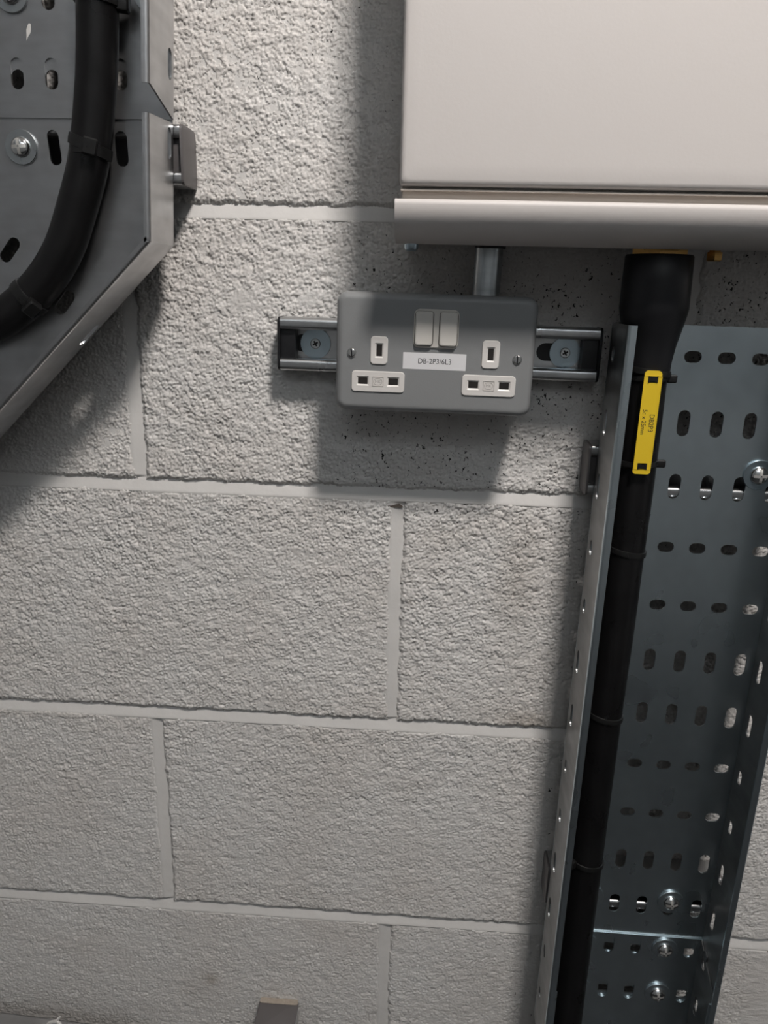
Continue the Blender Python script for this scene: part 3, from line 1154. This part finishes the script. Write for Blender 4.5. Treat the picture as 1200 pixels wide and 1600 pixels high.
def tr(u, v):
    """tray plane -> wall plane, leaning a little"""
    return (TX - v * math.sin(TA) * 1.0 + 0 * u + u * math.cos(TA), TZ + v * math.cos(TA) + u * math.sin(TA))


def trf(u, v, w):
    x, z = tr(u, v)
    return (x, w, z)


def right_tray(v0, v1, dbed, rows, label, fl_off, ch_top, inset, df_, mats='galv_blue'):
    r = root('cable_tray', *trf(0, v1, 0), label, 'cable tray', None)
    hw = HALF - inset
    holes = []
    for vv, kind in rows:
        w_, h_ = SLOT_V if kind == 'v' else SLOT_H
        for cidx in range(-3, 3):
            uu = (cidx + 0.5) * PU
            if v1 + 12 < vv < v0 - 4:
                holes.append(rr(uu, vv, w_, h_, min(w_, h_) / 2, 4))
    outl = [(-hw, v1), (hw, v1), (hw, v0), (-hw, v0)]
    Geo().plate([outl] + holes, dbed - 1.3, dbed, trf).build('bed', mats, r)
    for sgn in (-1, 1):
        gf, gp = Geo(), Geo()
        sl = []
        for vv, kind in rows:
            if v1 + 14 < vv < v0 - 6:
                sl.append((v0 - vv, dbed + 12.0, 20.5 if kind == 'v' else 12.5, 8.2))
        p0, p1 = tr(sgn * hw, v0), tr(sgn * hw, v1)
        inw = Vector(tr(0, 0)) - Vector(tr(sgn * hw, 0))
        seg_flange(gf, gp, p0, p1, inw, dbed - 1.3, df_, sl, chamfer0=ch_top)
        f_ = gf.build('flange', 'galv_shaded', r)  # same sheet as the bed; its shade is put into the colour
        gp.build('return_lip', 'galv_blue', f_)
    return r


rows = []
for k_ in range(0, 14):
    rows.append((254.2 - PV * k_, 'h' if k_ % 4 in (0, 3) else 'v'))
rt = right_tray(277.5, -400.0, DBED, rows, 'bluish galvanised perforated cable tray hanging vertically under the distribution board', 0, 0, 0, DBED + 50)
rows2 = [(-302.0 - PV * k_, 'v' if k_ % 4 in (0, 1) else 'h') for k_ in range(0, 9)]
rows2 = [(-301.5, 'v'), (-356.5, 'v')] + [(-356.5 - PV * k_, 'h' if k_ % 4 in (1, 2) else 'v') for k_ in range(1, 8)]
rt2 = right_tray(-289.0, -760.0, DBED + 1.5, rows2, 'lower length of perforated cable tray nested into the tray above it', 0, 26.0, 1.5, DBED + 48.4)
for (x_, z_), rot in (((509.6, -190.6), 0.0),):
    tray_bolt(x_, DBED + 0.1, z_, rt, 'bluezinc', 0.05)
tray_bolt(493.4, DBED + 0.1, -604.0, rt, 'galv_blue', 0.15)
tray_bolt(419.0, DBED + 0.1, -603.0, rt, 'galv_blue', 0.3)
for x_, z_ in ((494.0, -658.0), (493.6, -712.0), (417.6, -657.0), (417.0, -711.0)):
    tray_bolt(x_, DBED + 1.6, z_, rt2, 'galv_blue', 0.1)

# ---- struts behind the right tray
for zc, lab in ((-192.5, 'dark capped strut end behind the right tray beside the yellow tag'), (-598.0, 'dark capped strut end behind the right tray near the bottom')):
    x_s = 378.5 if zc > -400 else 379.5
    channel('tray_support', lab, (lambda zc_, xs_: (lambda s, d, v: (xs_ + s, d, zc_ + v)))(zc, x_s), 158.0, 26.0, 'cap', base=(x_s + 79, 0, zc), group=None)

# ---- left-hand tray: straight length above, bend with a cut corner below
LB, LF = 35.0, 84.0
A0 = (74.2, 400.0)
A1 = (55.6, 57.0)          # foot of the upper right flange
B0 = (54.6, 55.0)          # top of the bend's flange
B1 = (50.6, -29.0)         # cut corner
B2 = (-134.0, -213.0)      # end of the cut
B3 = (-420.0, -213.0)
lt = root('cable_tray', -20, 0, 60, 'upper straight length of galvanised tray at the top left corner', 'cable tray')


def lcol(i, z):
    """x of the i-th slot column of the leaning tray"""
    return -6.2 + 25.35 * i + (z - 85.8) * 0.046


holes = []
for zr, kind in ((85.8, 'v'), (136.0, 'v'), (187, 'h'), (238, 'h'), (289, 'v'), (340, 'v')):
    w_, h_ = SLOT_V if kind == 'v' else SLOT_H
    for i in range(-5, 3):
        if (i, zr) == (1, 136.0):
            pass
        holes.append(rr(lcol(i, zr), zr, w_, h_, min(w_, h_) / 2, 5, math.radians(-2.0)))
WL = 230.0
outl = [(A1[0] - WL, A1[1]), (A1[0] - 0.2, A1[1]), (A0[0] - 0.2, A0[1]), (A0[0] - WL, A0[1])]
Geo().plate([outl] + holes, LB + 0.1, LB + 1.3, front).build('bed', 'galv', lt)
gf, gp = Geo(), Geo()
seg_flange(gf, gp, A1, A0, (-1, 0), LB + 0.1, LF + 1.0, [(34.0, LB + 8.5, 20.0, 8.0), (84, LB + 8.5, 20, 8)], chamfer0=13.0, lipw=5.2)
f_ = gf.build('flange', 'galv', lt)
gp.build('return_lip', 'galv', f_)
gf, gp = Geo(), Geo()
seg_flange(gf, gp, (A1[0] - WL, A1[1]), (A0[0] - WL, A0[1]), (1, 0), LB + 0.1, LF + 1.0, [(34.0, LB + 8.5, 20.0, 8.0)], chamfer0=13.0, lipw=5.2)
f_ = gf.build('flange', 'galv', lt)
gp.build('return_lip', 'galv', f_)

lb = root('cable_tray_bend', -20, 0, -100, 'galvanised cable tray bend with diagonal cut corner at upper left', 'cable tray')
holes = []
for i in range(-5, 3):
    if i not in ():
        holes.append(rr(lcol(i, 85.8) - 0.3, 78.6, *SLOT_V, 4.7, 5, math.radians(-2)))
holes += [rr(15.7, 37.4, 9.2, 24, 4.6, 5, math.radians(1)), rr(-34.8, 37.6, 8.6, 24, 4.3, 5, math.radians(4)), rr(-76.9, -34.6, 9.2, 21, 4.6, 5, math.radians(-40)),
          rr(-37.5, -72.5, 9.2, 21, 4.6, 5, math.radians(-40)), rr(-125, 20, 9.2, 21, 4.6, 5, math.radians(-60)), rr(-120, -80, 9.2, 21, 4.6, 5, math.radians(-70)),
          rr(-150, -150, 21, 9.2, 4.6, 5), rr(-200, -150, 21, 9.2, 4.6, 5), rr(-150, -100, 21, 9.2, 4.6, 5), rr(-200, -60, 21, 9.2, 4.6, 5)]
outl = [B3, B2, B1, (B0[0], B0[1]), (A1[0] + 1.6, 104.0), (A1[0] - WL + 3, 104.0), (A1[0] - WL + 3, 20), (-240, -20), (-420, -20)]
Geo().plate([outl] + holes, LB - 1.3, LB, front).build('bed', 'galv', lb)
for p0, p1, inw, sl, c0, c1 in ((B0, B1, (-1, 0), [(14.5, LB + 7.0, 21.0, 7.6)], 2.5, 0.0),
                                (B1, B2, (-0.707, 0.707), [(95.0, LB + 7.5, 22.0, 9.0)], 0.0, 0.0),
                                (B2, B3, (0, 1), [(60, LB + 11.5, 20, 8), (110, LB + 11.5, 20, 8)], 0.0, 0.0)):
    gf, gp = Geo(), Geo()
    seg_flange(gf, gp, p0, p1, inw, LB - 1.3, LF, sl, chamfer0=c0, chamfer1=c1, lipw=4.6)
    f_ = gf.build('flange', 'galv', lb)
    gp.build('return_lip', 'galv', f_)
tray_bolt(-59.3, LB + 0.1, 37.4, lb, 'zinc', 0.08)
tray_bolt(-55.2, LB + 1.4, 135.5, lt, 'zinc', 0.2)
tray_bolt(44.0, LB + 1.4, 136.0, lt, 'zinc', 0.2)

channel('tray_support', 'dark capped strut end showing beside the left tray bend', lambda s, d, v: (58.6 - s, d, 34.6 + v), 330.0, 33.0, 'cap', base=(-106, 0, 34.6))

# bending cable and its ties
LCP = [(24.0, 54, 300), (16.5, 54, 180), (12.7, 53, 127.2), (9.7, 52, 96.4), (5.5, 51, 68.5), (-2.8, 51, 27.2), (-15.2, 51, -7.3), (-27.0, 51, -33.5), (-43.4, 51, -56.0), (-63.0, 52, -74.0), (-88, 53, -89.5), (-120, 54, -100), (-180, 55, -108), (-400, 55, -112)]
lpath = catmull(LCP, 8)
g = Geo().tube(lpath, 14.1, 36)
tag(g.build('armoured_cable', 'cable', base=(0, 52, 50)), 'thick black armoured cable curving down to the left across the tray bend', 'cable')
c, ax = on_path(lpath, 36.0)
tie(c, ax, 14.1, 0, 22, 'cable tie on the bending cable level with the washered bolt', width=7.6, tail=13, tail_dir=(-1, -0.25, 0.05), tilt=2.5, hs=1.5)
g_strap = None
c, ax = on_path(lpath, -68.5)
tie(c, ax, 14.1, 0, 38, 'cable tie on the bending cable at the left picture edge', width=7.6, tail=6, hs=1.5)
c, ax = on_path(lpath, 127.5)
tie(c, ax, 14.1, 0, 100, 'cable tie on the bending cable at the top picture edge', width=7.6, tail=3, hs=1.5)

# ---- bottom left: another tray run and a strut stub
b0, b1 = (-176.4, -796.6), (-60.0, -804.4)
ev = (Vector(b1) - Vector(b0)).normalized()
pA = Vector(b0) - ev * 240
pB = Vector(b0) + ev * 150
lr = root('cable_tray', -150, 0, -850, 'grey tray side just showing at the bottom left corner', 'cable tray')
gf, gp = Geo(), Geo()
seg_flange(gf, gp, tuple(pA), tuple(pB), (0, -1), 33.8, 84, [(s_, 50.0, 18, 8) for s_ in (206.0, 256.0, 156.0, 106.0)], lipw=5)
f_ = gf.build('flange', 'galv', lr)
gp.build('return_lip', 'galv', f_)
nz = Vector((ev.y, -ev.x)) * 150 * (1 if -ev.x < 0 else -1)
Geo().plate([[tuple(pA + nz), tuple(pB + nz), tuple(pB), tuple(pA)]], 33.8, 35, front).build('bed', 'galv', lr)

channel('strut_stub', 'grey capped strut end sticking up at the bottom edge', lambda s, d, v: (113.6 + v, d, -791.5 - s), 260.0, 41.0, 'cap', cap1=False, base=(113.6, 0, -1050), dust=True)

# pale offcut lying on the lower tray
yt = Geo()
yt.tube([(-122, 41, -798.5), (-116, 41.5, -794.5), (-111, 42, -793.0), (-107, 43, -796.0)], 1.6, 8)
yt.tube([(-112.5, 42, -793.4), (-108.5, 40.5, -788.6)], [1.6, 1.0], 8)
tag(yt.build('tie_offcut', 'white_nylon'), 'pale forked nylon offcut lying on the bottom left tray', 'offcut')

# a dried paint drip on the upper left tray
dx, dz = -45.0, 112.0
drip = Geo().plate([[(dx + u, dz + v) for u, v in ((1.6, 5.2), (0.2, 5.6), (-1.0, 3.8), (-2.0, 1.6), (-2.1, -1.4), (-2.6, -5.4), (-1.0, -2.6), (0.6, -0.8), (1.4, 1.8))]], LB + 1.3, LB + 1.42, front)
drip.build('paint_drip', 'white_nylon', lt)
